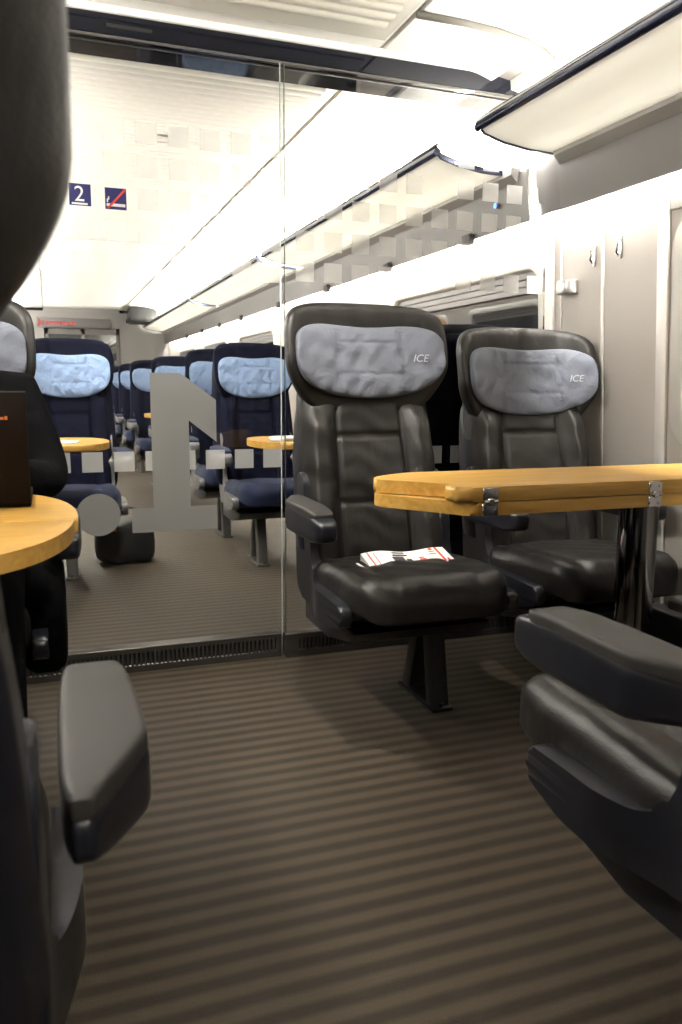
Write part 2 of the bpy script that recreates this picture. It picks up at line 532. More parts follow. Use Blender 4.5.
def make_seat(style, hw, hh, arms, leg_x, hi=True, seed=0, panels=None, letters=False):
    lea = style == 'leather'
    root = empty('train_seat', (0, 0, 0))
    obj('cushion', cushion_mesh(hw+.012, hi), M['leather'] if lea else M['navy_seat'], root)
    obj('backrest', back_mesh(hw, hi), M['leather'] if lea else M['navy'], root)
    obj('headrest', head_mesh(hh, hi), M['leather'] if lea else M['navy'], root)
    pl = obj('headrest_pillow', pillow_mesh(hh*.915, hi, seed), M['pillow'] if lea else M['cover'], root)
    pl.location.z = 0 if lea else -.012
    tag(pl, 'slate grey headrest pillow' if lea else 'sky blue headrest cover')
    if letters:
        me = text_mesh('ICE', .034, .0004, .25)
        un = .665; x = hh*.915*un; z = 1.068
        a = un/1.07
        slope = -.085*3*(a**2)/(hh*.915*1.07)   # dy/dx of the wing
        y = -.016 + head_fn(z, a) + lean_y(z) - .004 - .010 - .030*(1-.72**3.5)**.5 - .011
        ic = link('embroidery', me, M['thread'], pl, smooth=False)
        ic.matrix_basis = Matrix.Translation((x, y, z)) @ Matrix.Rotation(math.atan(slope)*.9, 4, 'Z') @ Matrix.Rotation(PI/2 - .19, 4, 'X')
    bs = back_mesh(hw+.006 if lea else hh-.006, False)
    kz = .80 if lea else 1.12
    for v in bs.verts:
        z0 = v.co.z; v.co.z = .40+(z0-.38)*kz; v.co.y += (.038 if lea else .046) + lean_y(v.co.z) - lean_y(z0)
    obj('back_shell', bs, M['plastic'] if lea else M['navy'], root)
    obj('seat_base', under_mesh(hw-.01), M['plastic'], root, auto=40)
    for s in (panels if panels is not None else (-1, 1)):
        pm = panel_mesh(s)
        obj('side_panel', pm, M['plastic'] if lea else M['plastic_light'], root, auto=40)
    for s in arms:
        ar = obj('armrest', arm_mesh(s, 'body'), M['plastic'] if lea else M['plastic_light'], root, auto=60)
        p = obj('arm_pad', arm_mesh(s, 'pad'), M['pad'] if lea else M['navy_seat'], ar, auto=60)
    obj('leg', leg_mesh(leg_x, False), M['frame'] if lea else M['frame_grey'], root, auto=40)
    obj('leg', leg_mesh(leg_x, True), M['frame'] if lea else M['frame_grey'], root, auto=40)
    obj('foot_plate', foot_mesh(leg_x), M['frame'] if lea else M['frame_grey'], root, auto=40)
    return root

AX, BX, SY = .972, 1.592, 2.36
seatA = make_seat('leather', .226, .274, (-1,), .135, seed=1, letters=True)
seatA.location = (AX, SY, 0)
tag(seatA, 'black leather train seat with folded newspaper on its cushion', 'seat', 'black leather seats facing the camera')
mid = obj('armrest', arm_mesh(1, 'body'), M['plastic'], seatA, auto=60); mid.location.x = .045
mp_ = obj('arm_pad', arm_mesh(1, 'pad'), M['pad'], mid, auto=60)

seatB = make_seat('leather', .226, .274, (1,), .10, seed=5, letters=True)
seatB.location = (BX, SY+.02, 0)
tag(seatB, 'black leather train seat against the wall behind the folding table', 'seat', 'black leather seats facing the camera')
for c in children(seatB):
    if c.name.startswith(('armrest', 'side_panel')) and c.data.vertices[0].co.x > 0: c.location.x = -.045

near = make_seat('leather', .226, .274, (-1, 1), -.13, seed=3)
near.rotation_euler.z = PI; near.location = (.975, .675, .015)
for c in children(near):
    if c.name.startswith('side_panel'): c.location.y = -.005; c.scale.y = .80
tag(near, 'black leather seat with long armrest, cut off by the right edge', 'seat', 'black leather seats facing away from the camera')
nearL = make_seat('leather', .226, .274, (-1, 1), .10, seed=4)
nearL.rotation_euler.z = PI; nearL.location = (-.262, .655, .012)
for c in children(nearL):
    if c.name.startswith('headrest'): c.location.z = .085; c.location.y = .02; c.location.x = -.010
    if c.name.startswith('armrest') and c.data.vertices[0].co.x < 0: c.location.x = -.016
tag(nearL, 'black leather seat seen from behind, filling the left edge', 'seat', 'black leather seats facing away from the camera')
seatP = copy_tree(seatA)
for c in children(seatP):
    pass
seatP.location = (-.302, SY, 0)
for c in children(seatP):
    for d in children(c):
        if d.name.startswith('embroidery'): bpy.data.objects.remove(d)
for c in children(seatA):
    if c.name.startswith('headrest'): c.location.z = .022
for c in children(seatB):
    if c.name.startswith('headrest'): c.location.z = -.036
tag(seatP, 'black leather train seat with the dark-suited person sitting in it', 'seat', 'black leather seats facing the camera')

# second class rows
seatC = make_seat('fabric', .205, .232, (-1, 1), -.03, hi=True, seed=8)
def place2(src, x, y, rz, label, group='navy blue cloth seats beyond the glass', first=False):
    o = src if first else copy_tree(src)
    o.location = (x, y, 0); o.rotation_euler.z = rz
    tag(o, label, 'seat', group)
    return o
for c in children(seatC):
    if c.name.startswith(('side_panel', 'armrest')):
        c.location.x = -.03 if c.data.vertices[0].co.x > 0 else .03
place2(seatC, 1.12, 4.50, 0, 'navy cloth seat with sky blue pillow, right of the large frosted numeral', first=True)
place2(seatC, .105, 4.50, 0, 'navy cloth seat with crumpled blue pillow, behind the frosted dot')
place2(seatC, 1.60, 3.06, PI, 'navy dotted cloth seat turned away, its back against the glass partition')
low = make_seat('fabric', .205, .232, (-1, 1), -.03, hi=False, seed=9)
for c in children(low):
    if c.name.startswith(('side_panel', 'armrest')):
        c.location.x = -.03 if c.data.vertices[0].co.x > 0 else .03
place2(low, 1.105, 5.40, 0, 'navy cloth seat half hidden between the frosted numeral and the seat before it', first=True)
place2(low, 1.06, 6.9, 0, 'navy cloth seat whose blue pillow shows above the frosted numeral slope')
place2(low, 1.0, 8.2, 0, 'small distant navy seat just left of the frosted numeral stem')
place2(low, 1.0, 9.6, 0, 'second distant navy seat in the row left of the frosted numeral')
place2(low, 1.0, 10.9, 0, 'farthest navy seat in view, next to the aisle end')

# ------------------------------------------------------------------ tables
def bolt_hinge(parent, x, y, z):
    """butterfly hinge on the front edge"""
    bm = bmesh.new()
    for s in (-1, 1):
        box(bm, x-.020, x+.020, y-.0035, y, z+(.004 if s > 0 else -.032), z+(.032 if s > 0 else -.004), .0015, 1)
        for q in (-1, 1): tube(bm, [(x+q*.0125, y-.003, z+s*.021), (x+q*.0125, y-.0055, z+s*.021)], .0045, 10)
    tube(bm, [(x-.017, y-.004, z), (x+.017, y-.004, z)], .0042, 10)
    box(bm, x-.008, x+.008, y-.009, y, z-.008, z+.008, .002, 1)
    return obj('hinge', bm, M['chrome'], parent, auto=40)

tb = empty('folding_table', (1.52, 1.74, 0))
tag(tb, 'beech folding table with its leaf folded over, two chrome hinges on the edge', 'table')
off = Vector((-1.52, -1.74, 0))
out_low = [(.885, 1.555), (.745, 1.745), (.735, 1.785), (.765, 1.835), (.865, 1.90), (1.86, 1.90), (1.86, 1.555)]
bm = bmesh.new(); prism(bm, round_poly(out_low, [.01, .05, .03, .05, .05, .005, .005]), 'z', .713, .743, .009, 3)
bmesh.ops.translate(bm, verts=bm.verts[:], vec=off); obj('lower_board', bm, M['wood'], tb, auto=35)
out_back = [(.868, 1.64), (.745, 1.765), (.735, 1.79), (.765, 1.838), (.865, 1.90), (1.86, 1.90), (1.86, 1.64)]
bm = bmesh.new(); prism(bm, round_poly(out_back, [.01, .03, .02, .05, .05, .005, .005]), 'z', .7455, .777, .011, 3)
bmesh.ops.translate(bm, verts=bm.verts[:], vec=off); obj('folded_leaf', bm, M['wood'], tb, auto=35)
out_front = [(.862, 1.555), (.835, 1.59), (.85, 1.638), (1.86, 1.638), (1.86, 1.555)]
bm = bmesh.new(); prism(bm, round_poly(out_front, [.02, .02, .02, .005, .005]), 'z', .7455, .7785, .011, 3)
bmesh.ops.translate(bm, verts=bm.verts[:], vec=off); obj('hinge_rail', bm, M['wood'], tb, auto=35)
for x in (.925, 1.385): bolt_hinge(tb, x-1.52, 1.5545-1.74, .7445)
bm = bmesh.new()
tube(bm, [(-.02, 0, .0), (-.02, 0, .02), (-.02, 0, .021), (-.02, 0, .712)], [.075, .075, .052, .052], 32)
obj('column', bm, M['column'], tb, auto=50)
bm = bmesh.new(); box(bm, -.16, .14, -.06, .06, .700, .7125, .004)
obj('mounting_plate', bm, M['frame'], tb, auto=40)

def half_round(x_tip, yc, b, a, x_wall, y0, y1, n=26):
    """plan of a board with a rounded aisle end, cut to y0..y1"""
    pts = []
    for k in range(n+1):
        y = y0 + (y1-y0)*k/n
        t = min(1, abs(y-yc)/b)
        pts.append((x_tip - a + a*(1-t**2.2)**(1/2.2), y))
    pts.append((x_wall, y1)); pts.append((x_wall, y0))
    return pts
tl = empty('side_table', (-.45, 1.56, 0))
tag(tl, 'round ended beech table carrying the laptop, in front of the dark-suited person', 'table')
for nm, a, b in (('front_leaf', 1.22, 1.548), ('rear_leaf', 1.551, 1.98)):
    bm = bmesh.new()
    prism(bm, [(x+.45, y-1.56) for x, y in half_round(.042 if nm == 'rear_leaf' else .036, 1.60, .40, .24, -.69, a, b)], 'z', .722, .752, .007, 3)
    obj(nm, bm, M['wood'], tl, auto=35)
bm = bmesh.new(); tube(bm, [(0, 0, 0), (0, 0, .018), (0, 0, .019), (0, 0, .721)], [.07, .07, .042, .042], 28)
obj('column', bm, M['column'], tl, auto=50)

def far_table(x_tip, x_wall, y, label):
    r = empty('side_table', ((x_tip+x_wall)/2, y, 0)); cx = (x_tip+x_wall)/2
    tag(r, label, 'table', 'beech tables beyond the glass')
    s = 1 if x_tip > x_wall else -1
    pts = half_round(x_tip*s, 0, .28, .2, x_wall*s, -.27, .27)
    bm = bmesh.new(); prism(bm, [(x*s-cx, yy) for x, yy in pts], 'z', .712, .742, .008, 3); obj('table_top', bm, M['wood'], r, auto=35)
    bm = bmesh.new(); tube(bm, [(0, 0, 0), (0, 0, .018), (0, 0, .019), (0, 0, .711)], [.07, .07, .042, .042], 24); obj('column', bm, M['column'], r, auto=50)
    return r
far_table(.255, -.70, 3.86, 'beech table end in front of the crumpled blue pillow seat')
far_table(.895, 1.84, 3.74, 'beech table with a magazine on it, in front of the navy seat')
far_table(.80, 1.84, 7.35, 'tiny distant beech table left of the frosted numeral')

def sheet(bm, pts, z, t=.001): prism(bm, pts, 'z', z, z+t)
bm = bmesh.new()
prism(bm, [(.97, 3.62), (1.28, 3.58), (1.32, 3.78), (1.01, 3.82)], 'z', .743, .750, .001, 1)
prism(bm, [(1.03, 3.60), (1.34, 3.63), (1.32, 3.83), (1.02, 3.80)], 'z', .7505, .756, .001, 1)
tag(obj('magazine', bm, M['paper'], smooth=False), 'white magazine lying on the beech table beyond the glass', 'magazine')
bm = bmesh.new(); prism(bm, [(-.12, 3.70), (.10, 3.68), (.12, 3.84), (-.10, 3.86)], 'z', .743, .746)
tag(obj('leaflet', bm, M['paper'], smooth=False), 'white leaflet on the beech table beside the frosted dot', 'leaflet')

# newspaper on seat A
npz = .462
news = empty('newspaper', (1.005, 2.13, npz+.009))
tag(news, 'folded white newspaper with red print lying on the black leather cushion', 'newspaper')
def wavy(bm, x0, x1, y0, y1, z, t, skew=0., amp=.0015, n=20):
    top, bot = [], []
    for k in range(n+1):
        u = k/n; x = x0+(x1-x0)*u; zz = z+amp*math.sin(u*7.5)+.001*math.sin(u*3+1)
        top.append((bm.verts.new((x, y0+skew*u, zz)), bm.verts.new((x+.01, y1+skew*u, zz+.018+.003*math.sin(u*9)))))
        bot.append((bm.verts.new((x, y0+skew*u, zz-t)), bm.verts.new((x+.01, y1+skew*u, zz-t))))
    for k in range(n):
        bm.faces.new((top[k][0], top[k+1][0], top[k+1][1], top[k][1])); bm.faces.new((bot[k][0], bot[k][1], bot[k+1][1], bot[k+1][0]))
        bm.faces.new((top[k][0], bot[k][0], bot[k+1][0], top[k+1][0])); bm.faces.new((top[k][1], top[k+1][1], bot[k+1][1], bot[k][1]))
    for k in (0, n): bm.faces.new((top[k][0], top[k][1], bot[k][1], bot[k][0]))
bm = bmesh.new(); wavy(bm, -.155, .125, -.055, .055, .012, .010, .012)
obj('front_page', bm, M['paper'], news, smooth=False)
bm = bmesh.new(); prism(bm, [(-.185, -.035), (-.10, -.06), (.02, .03), (-.165, .04)], 'z', .004, .007)
obj('back_page', bm, M['paper'], news, smooth=False)
def ontop(x, v, n=20):
    u = (x+.155)/.28; zz = .012+.0015*math.sin(u*7.5)+.001*math.sin(u*3+1)
    return Vector((x+.01*v, -.055+.012*u+.11*v, zz+.0012+(.018+.003*math.sin(u*9))*v))
def patch(bm, x0, x1, v0, v1):
    n = max(2, int((x1-x0)/.01))
    row = [(bm.verts.new(ontop(x0+(x1-x0)*k/n, v0)), bm.verts.new(ontop(x0+(x1-x0)*k/n, v1))) for k in range(n+1)]
    for k in range(n): bm.faces.new((row[k][0], row[k+1][0], row[k+1][1], row[k][1]))
bm = bmesh.new()
patch(bm, -.068, -.030, .12, .55); patch(bm, -.062, -.012, .60, .72); patch(bm, -.058, -.016, .80, .90); patch(bm, -.026, -.008, .2, .4)
patch(bm, .060, .085, .55, .60); patch(bm, .062, .085, .70, .74)
obj('photo_print', bm, M['ink'], news, smooth=False)
bm = bmesh.new()
patch(bm, .018, .040, .10, .36); patch(bm, .020, .036, .40, .48); patch(bm, .091, .099, .02, .98); patch(bm, .104, .112, .06, .22)
patch(bm, .070, .082, .82, .96); patch(bm, -.138, -.134, .05, .95); patch(bm, -.120, -.117, .05, .9)
obj('red_print', bm, M['redpaper'], news, smooth=False)

# laptop on the side table
lt = empty('laptop', (-.198, 1.72, .752))
tag(lt, 'open dark brown laptop with a small orange mark on its lid', 'laptop')
bm = bmesh.new(); box(bm, -.155, .155, 0, .22, .001, .018, .004, 2); obj('keyboard_base', bm, M['laptop'], lt, auto=40)
bm = bmesh.new(); box(bm, -.155, .155, -.012, -.004, .010, .232, .003, 2); lid = obj('lid', bm, M['laptop'], lt, auto=40)
bm = bmesh.new()
for k, (w, h) in enumerate(((.008, .006), (.006, .008), (.007, .006), (.010, .005), (.006, .007))):
    box(bm, .072+k*.0105, .072+k*.0105+w*.9, -.0128, -.012, .178, .178+h)
obj('logo_mark', bm, M['orange'], lid, smooth=False)
bm = bmesh.new(); box(bm, -.155, .155, -.0125, -.0035, .2315, .2335); obj('lid_rim', bm, M['frame_grey'], lid, smooth=False)

# ------------------------------------------------------------------ people
def skin_mesh(verts, edges, radii, root=0, sub=2):
    me = bpy.data.meshes.new('skinned'); me.from_pydata(verts, edges, [])
    o = bpy.data.objects.new('skinned', me); COL.objects.link(o)
    md = o.modifiers.new('s', 'SKIN'); md.use_smooth_shade = True
    sv = me.skin_vertices[0].data
    for i, r in enumerate(radii):
        sv[i].radius = (r, r) if not isinstance(r, tuple) else r
        sv[i].use_root = (i == root)
    sd = o.modifiers.new('u', 'SUBSURF'); sd.levels = sub; sd.render_levels = sub
    dg = bpy.context.evaluated_depsgraph_get()
    out = bpy.data.meshes.new_from_object(o.evaluated_get(dg))
    bpy.data.objects.remove(o); bpy.data.meshes.remove(me)
    return out

def remesh(meshes, voxel):
    bm = bmesh.new()
    for me in meshes: bm.from_mesh(me)
    me = bpy.data.meshes.new('body'); bm.to_mesh(me); bm.free()
    o = bpy.data.objects.new('body', me); COL.objects.link(o)
    md = o.modifiers.new('r', 'REMESH'); md.mode = 'VOXEL'; md.voxel_size = voxel; md.use_smooth_shade = True
    sm = o.modifiers.new('sm', 'SMOOTH'); sm.factor = .5; sm.iterations = 3
    dg = bpy.context.evaluated_depsgraph_get()
    out = bpy.data.meshes.new_from_object(o.evaluated_get(dg))
    bpy.data.objects.remove(o); bpy.data.meshes.remove(me)
    return out

def head_shape(u, p):
    """u: unit-ish direction (face towards -y); metres in head space, centre of skull at 0"""
    x, y, z = p
    f = sstep(-u.y, -.1, .7)
    if z < -.01:
        k = sstep(-z, .01, .115)
        x *= 1-.34*k
        y += -.012*k*f + .035*k*(1-f)
    z2 = z
    # nose, brow, sockets, mouth, chin
    y -= f*.026*gauss(x, 0, .013)*gauss(z, -.032, .022)
    y -= f*.010*gauss(x, 0, .009)*gauss(z, -.008, .02)
    y += f*.011*(gauss(x, .031, .016)+gauss(x, -.031, .016))*gauss(z, -.004, .012)
    y -= f*.005*gauss(z, .018, .010)*gauss(x, 0, .05)
    y -= f*.006*gauss(x, 0, .020)*(gauss(z, -.062, .006)+gauss(z, -.073, .006))
    y += f*.004*gauss(x, 0, .022)*gauss(z, -.0675, .003)
    y -= f*.010*gauss(x, 0, .02)*gauss(z, -.10, .014)
    return Vector((x, y, z2))
def head_bm(c):
    bm = bmesh.new()
    sbox(bm, (0, 0, 0), (.076, .096, .118), 2.25, (40, 40, 44), head_shape)
    for s in (-1, 1):   # ears
        sbox(bm, (s*.077, .010, -.015), (.010, .018, .031), 2.5, (8, 8, 10), lambda u, p, s=s: Vector((p.x + s*.008*max(0, u.y), p.y, p.z)))
    for v in bm.verts: v.co += Vector(c)
    return bm

def hand(wrist, fwd, down, side):
    """palm and five curled fingers as skinned chains; fwd along the fingers, down out of the palm"""
    f = Vector(fwd).normalized(); d = Vector(down).normalized(); s = f.cross(d).normalized()*side
    w = Vector(wrist); ms = []
    ms.append(skin_mesh([w, w+f*.03, w+f*.085], [(0, 1), (1, 2)], [(.026, .018), (.034, .015), (.038, .012)], 0, 2))
    for k, (o, L) in enumerate(((-.028, .070), (-.009, .080), (.010, .075), (.028, .058))):
        b = w+f*.075+s*o
        p = [b, b+f*L*.45+d*.006+s*o*.12, b+f*L*.75+d*.022+s*o*.16, b+f*L*.92+d*.042+s*o*.16]
        ms.append(skin_mesh([tuple(q) for q in p], [(0, 1), (1, 2), (2, 3)], [.0098, .0092, .0085, .0072], 0, 2))
    b = w+f*.028-s*.026
    p = [b, b+f*.026-s*.022+d*.010, b+f*.052-s*.030+d*.020]
    ms.append(skin_mesh([tuple(q) for q in p], [(0, 1), (1, 2)], [.0135, .0115, .0088], 0, 2))
    return ms

def make_person(loc, rz, label, hairmat, topmat, legmat, head_c, coat=False, hands_on=None):
    root = empty('person', loc, rz); tag(root, label, 'person')
    hx, hy, hz = head_c
    SH = (.19, -.13, .985)
    EL = [(-.225, -.24, .755), (.255, -.24, .755)]
    WR = hands_on or [(-.10, -.50, .81), (.10, -.50, .81)]
    V = [(0, -.21, .575), (0, -.175, .68), (0, -.14, .81), (0, -.12, .94), (hx*.6, hy*.4-.07, 1.02), (hx, hy+.01, hz-.09)]
    Ed = [(0, 1), (1, 2), (2, 3), (3, 4), (4, 5)]
    R = [(.15, .115), (.14, .105), (.15, .11), (.135, .095), (.055, .052), (.052, .052)]
    for s in (0, 1):
        sg = -1 if s == 0 else 1
        i = len(V)
        V += [(sg*SH[0], SH[1], SH[2]-.015), EL[s], WR[s]]; R += [.058, .043, .027]
        Ed += [(3, i), (i, i+1), (i+1, i+2)]
        i = len(V)
        V += [(sg*.10, -.26, .565), (sg*.12, -.60, .555), (sg*.12, -.60, .30), (sg*.12, -.60, .09), (sg*.13, -.70, .045)]
        R += [.095, .064, .058, .040, .034]
        Ed += [(0, i), (i, i+1), (i+1, i+2), (i+2, i+3), (i+3, i+4)]
    parts = [skin_mesh(V, Ed, R, 0, 2)]
    hb = head_bm((hx, hy, hz)); me = bpy.data.meshes.new('h'); hb.to_mesh(me); hb.free(); parts.append(me)
    for s in (0, 1):
        sg = -1 if s == 0 else 1
        parts += hand(WR[s], (-sg*.18, -1, -.12), (0, -.15, -1), sg)
    body = link('body', remesh(parts, .0055), M['skin'], root)
    # clothes: a second, slightly larger skinned surface
    cv = [(0, -.21, .57), (0, -.175, .68), (0, -.14, .81), (0, -.12, .945), (hx*.6, hy*.4-.07, 1.03)]
    ce = [(0, 1), (1, 2), (2, 3), (3, 4)]; cr = [(.172, .135), (.158, .124), (.17, .130), (.152, .112), (.066, .064)]
    for s in (0, 1):
        sg = -1 if s == 0 else 1
        i = len(cv); e, w = Vector(EL[s]), Vector(WR[s])
        cv += [(sg*SH[0], SH[1], SH[2]-.015), tuple(e), tuple(e.lerp(w, .92))]; cr += [.074, .060, .044]; ce += [(3, i), (i, i+1), (i+1, i+2)]
    link('jacket' if coat else 'sweater', skin_mesh(cv, ce, cr, 0, 3), topmat, root)
    lv = [(0, -.21, .575)]; le = []; lr = [(.165, .125)]
    for s in (-1, 1):
        i = len(lv)
        lv += [(s*.10, -.26, .57), (s*.12, -.60, .56), (s*.12, -.60, .30), (s*.12, -.60, .055)]; lr += [.108, .080, .074, .066]
        le += [(0, i), (i, i+1), (i+1, i+2), (i+2, i+3)]
    link('trousers', skin_mesh(lv, le, lr, 0, 3), legmat, root)
    for s in (-1, 1):
        bm = bmesh.new()
        sbox(bm, (s*.13, -.675, .045), (.046, .145, .044), 3, (12, 22, 10), lambda u, p: Vector((p.x*(1), p.y, max(.001, p.z - .030*sstep(-u.y, -.1, .9)*(1 if u.z > 0 else 0)))))
        obj('shoe', bm, M['leathershoe'], root)
    # hair: a cap over crown and nape
    bm = bmesh.new()
    def hf(u, p):
        q = head_shape(u, p)
        if u.y < -.25 and u.z < .45:
            q = Vector((q.x*.8, q.y*.8 + .02, q.z))
        if u.z < -.35: q = Vector((q.x*.8, q.y*.9, q.z*.6))
        n = 1 + .02*math.sin(u.x*31+u.z*17)*math.sin(u.y*23)
        return Vector((q.x*1.10*n, q.y*1.09*n + .006, q.z*1.10*n + .004))
    sbox(bm, (0, 0, 0), (.076, .096, .118), 2.2, (26, 26, 26), hf)
    for v in bm.verts: v.co += Vector((hx, hy, hz))
    obj('hair', bm, hairmat, root)
    for s in (-1, 1):
        bm = bmesh.new(); bmesh.ops.create_uvsphere(bm, u_segments=12, v_segments=8, radius=.0125)
        for v in bm.verts: v.co += Vector((hx+s*.031, hy-.0715, hz-.004))
        ey = obj('eye', bm, M['eye'], root)
        bm = bmesh.new(); bmesh.ops.create_uvsphere(bm, u_segments=10, v_segments=6, radius=.006)
        for v in bm.verts: v.co += Vector((hx+s*.031, hy-.0785, hz-.0045))
        obj('iris', bm, M['ink'], ey)
    return root, body

man, mb = make_person((-.262, SY, 0), 0, 'person in a black suit sitting at the left table, working on a laptop', M['hair_dark'], M['suit'], M['trouser'],
                      (-.02, -.13, 1.17), coat=True, hands_on=[(-.02, -.475, .80), (.155, -.475, .80)])
# right elbow pushed out over the armrest, coat skirt hanging beside the seat
bm = bmesh.new()
sk = [(.215, .20), (.30, .33)]
def coat_fn(u, p):
    x, y, z = p
    t = (z-.255)/.31
    y2 = -.20 + (y+.20)*(.45+.55*sstep(t, -.1, .6)) + .02*(1-t)
    x2 = x + .004*math.sin(y*60+z*8) 
    return Vector((x2, y2, z))
sbox(bm, (.222, -.20, .41), (.055, .19, .155), 5, (4, 22, 24), coat_fn)
tail = obj('coat_tail', bm, M['suit'], man)
blond, _b = make_person((1.60, 3.08, 0), PI, 'person with blond hair seated beyond the glass, only the hair showing', M['hair_blond'], M['green'], M['trouser'],
                        (.02, -.11, 1.165))

# ------------------------------------------------------------------ luggage
bag = empty('travel_bag', (.37, 4.62, 0))
tag(bag, 'black travel bag with a red tag on the floor under the navy seat', 'bag')
bm = bmesh.new(); sbox(bm, (0, 0, .122), (.165, .12, .122), 4.5, (20, 16, 14), lambda u, p: Vector((p.x*(1-.06*max(0, u.z)), p.y, p.z + .006*math.sin(p.x*40))))
obj('bag_body', bm, M['bag'], bag)
bm = bmesh.new(); tube(bm, [(-.10, -.11, .22), (-.06, -.12, .30), (.0, -.125, .335), (.08, -.12, .31), (.15, -.10, .25)], .012, 8, flat=.6); obj('carry_strap', bm, M['bag'], bag)
bm = bmesh.new(); box(bm, -.115, -.055, -.135, -.127, .20, .245, .003); tg = obj('luggage_tag', bm, M['red'], bag); tag(tg, 'red luggage tag')
case = empty('suitcase', (1.39, 12.75, 1.915)); tag(case, 'dark suitcase lying on the far luggage rack', 'suitcase')
bm = bmesh.new(); sbox(bm, (0, 0, .13), (.20, .33, .13), 6, (12, 14, 10)); obj('case_body', bm, simple('charcoal_nylon', (.012, .012, .012), .6), case)
for y in (-.18, .18):
    bm = bmesh.new(); tube(bm, [(-.215, y, .05), (-.195, y, .05)], .035, 12); obj('wheel', bm, M['black'], case)
bm = bmesh.new(); tube(bm, [(-.20, -.08, .17), (-.235, -.06, .17), (-.235, .06, .17), (-.20, .08, .17)], .011, 8); obj('handle', bm, M['black'], case)

# ------------------------------------------------------------------ room shell
Y0, Y1 = -1.0, 13.2
GY = 2.77
XC = .56
def wx(z): return 1.945 - .062*z
def st(o): o['kind'] = 'structure'; return o

bm = bmesh.new(); box(bm, -.95, 2.05, Y0-.1, Y1+.1, -.06, 0)
st(obj('floor', bm, M['floor'], smooth=False))

# ceiling profile, right half, mirrored about the centre line
half = [(XC, 2.15), (1.125, 2.15), (1.128, 2.158), (1.142, 2.158), (1.145, 2.150), (1.30, 2.148), (1.42, 2.140), (1.52, 2.124), (1.575, 2.108), (1.585, 2.112), (1.59, 2.135), (1.655, 2.125), (1.66, 2.088), (1.67, 2.086),
        (1.78, 2.055), (1.87, 2.00), (1.92, 1.93), (1.95, 1.80)]
full = [(2*XC-x, z) for x, z in reversed(half[1:])] + half
bm = bmesh.new(); sweep_y(bm, thicken(full, .05), Y0-.1, Y1+.1, closed=True)
st(obj('ceiling', bm, M['ceil'], auto=30))
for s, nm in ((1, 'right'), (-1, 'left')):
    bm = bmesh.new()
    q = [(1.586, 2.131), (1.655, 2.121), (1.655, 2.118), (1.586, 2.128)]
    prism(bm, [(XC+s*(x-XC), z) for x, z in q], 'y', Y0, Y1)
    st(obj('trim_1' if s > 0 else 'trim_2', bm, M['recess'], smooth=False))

# ribbed panels (corrugated across the coach)
def ribbed(y0, y1):
    bm = bmesh.new()
    pitch = .058
    n = int((y1-y0-.12)/pitch)
    x0, x1 = 2*XC-1.07, 1.07
    box(bm, 2*XC-1.115, 1.115, y0, y1, 2.1425, 2.151, .003, 1)
    for k in range(n):
        y = y0+.08+k*pitch
        # a rounded rib
        pr = [(y+.019*math.cos(a), 2.1425-.011*math.sin(a)) for a in [PI*i/6 for i in range(7)]]
        prism(bm, pr, 'x', x0, x1)
    return bm
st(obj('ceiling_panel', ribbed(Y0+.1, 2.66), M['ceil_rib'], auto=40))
st(obj('ceiling_panel', ribbed(2.96, 6.9), M['ceil'], auto=40))
st(obj('ceiling_panel', ribbed(7.0, 12.9), M['ceil'], auto=40))

# arched trim across the curved ceiling
def arch(y):
    bm = bmesh.new()
    pts = [(1.13, 2.140), (1.30, 2.140), (1.42, 2.133), (1.52, 2.118), (1.59, 2.098), (1.63, 2.078), (1.655, 2.05), (1.665, 2.01)]
    tube(bm, [(x, y + .02*max(0, (x-1.55)/.1), z) for x, z in pts], [.011, .011, .012, .014, .016, .016, .013, .009], 10)
    return bm
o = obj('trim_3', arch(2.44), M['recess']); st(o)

# walls with window openings
WZ0, WZ1 = .86, 1.485
WINS = [(.75, 2.03), (2.79, 4.25), (4.85, 6.20), (6.80, 8.15), (8.75, 10.1), (10.7, 12.1)]
def wall(side):
    bm = bmesh.new()
    segs = [(Y0, Y1, 0, WZ0), (Y0, Y1, WZ1, 1.98)]
    ys = [Y0] + [v for w in WINS for v in w] + [Y1]
    for a, b in zip(ys[0::2], ys[1::2]): segs.append((a, b, WZ0, WZ1))
    for a, b, z0, z1 in segs:
        vs = []
        for x_ in (0, .06):
            for y, z in ((a, z0), (b, z0), (b, z1), (a, z1)):
                X = wx(z)+x_
                vs.append(bm.verts.new((X if side > 0 else 2*XC-X, y, z)))
        for f in ((0, 1, 2, 3), (7, 6, 5, 4), (0, 4, 5, 1), (1, 5, 6, 2), (2, 6, 7, 3), (3, 7, 4, 0)): bm.faces.new([vs[i] for i in f])
    return bm
st(obj('wall_right', wall(1), M['wall'], smooth=False))
st(obj('wall_left', wall(-1), M['wall'], smooth=False))
bm = bmesh.new(); box(bm, -.95, 2.05, Y0-.12, Y0-.02, 0, 2.25); st(obj('wall_back', bm, M['valance2'], smooth=False))

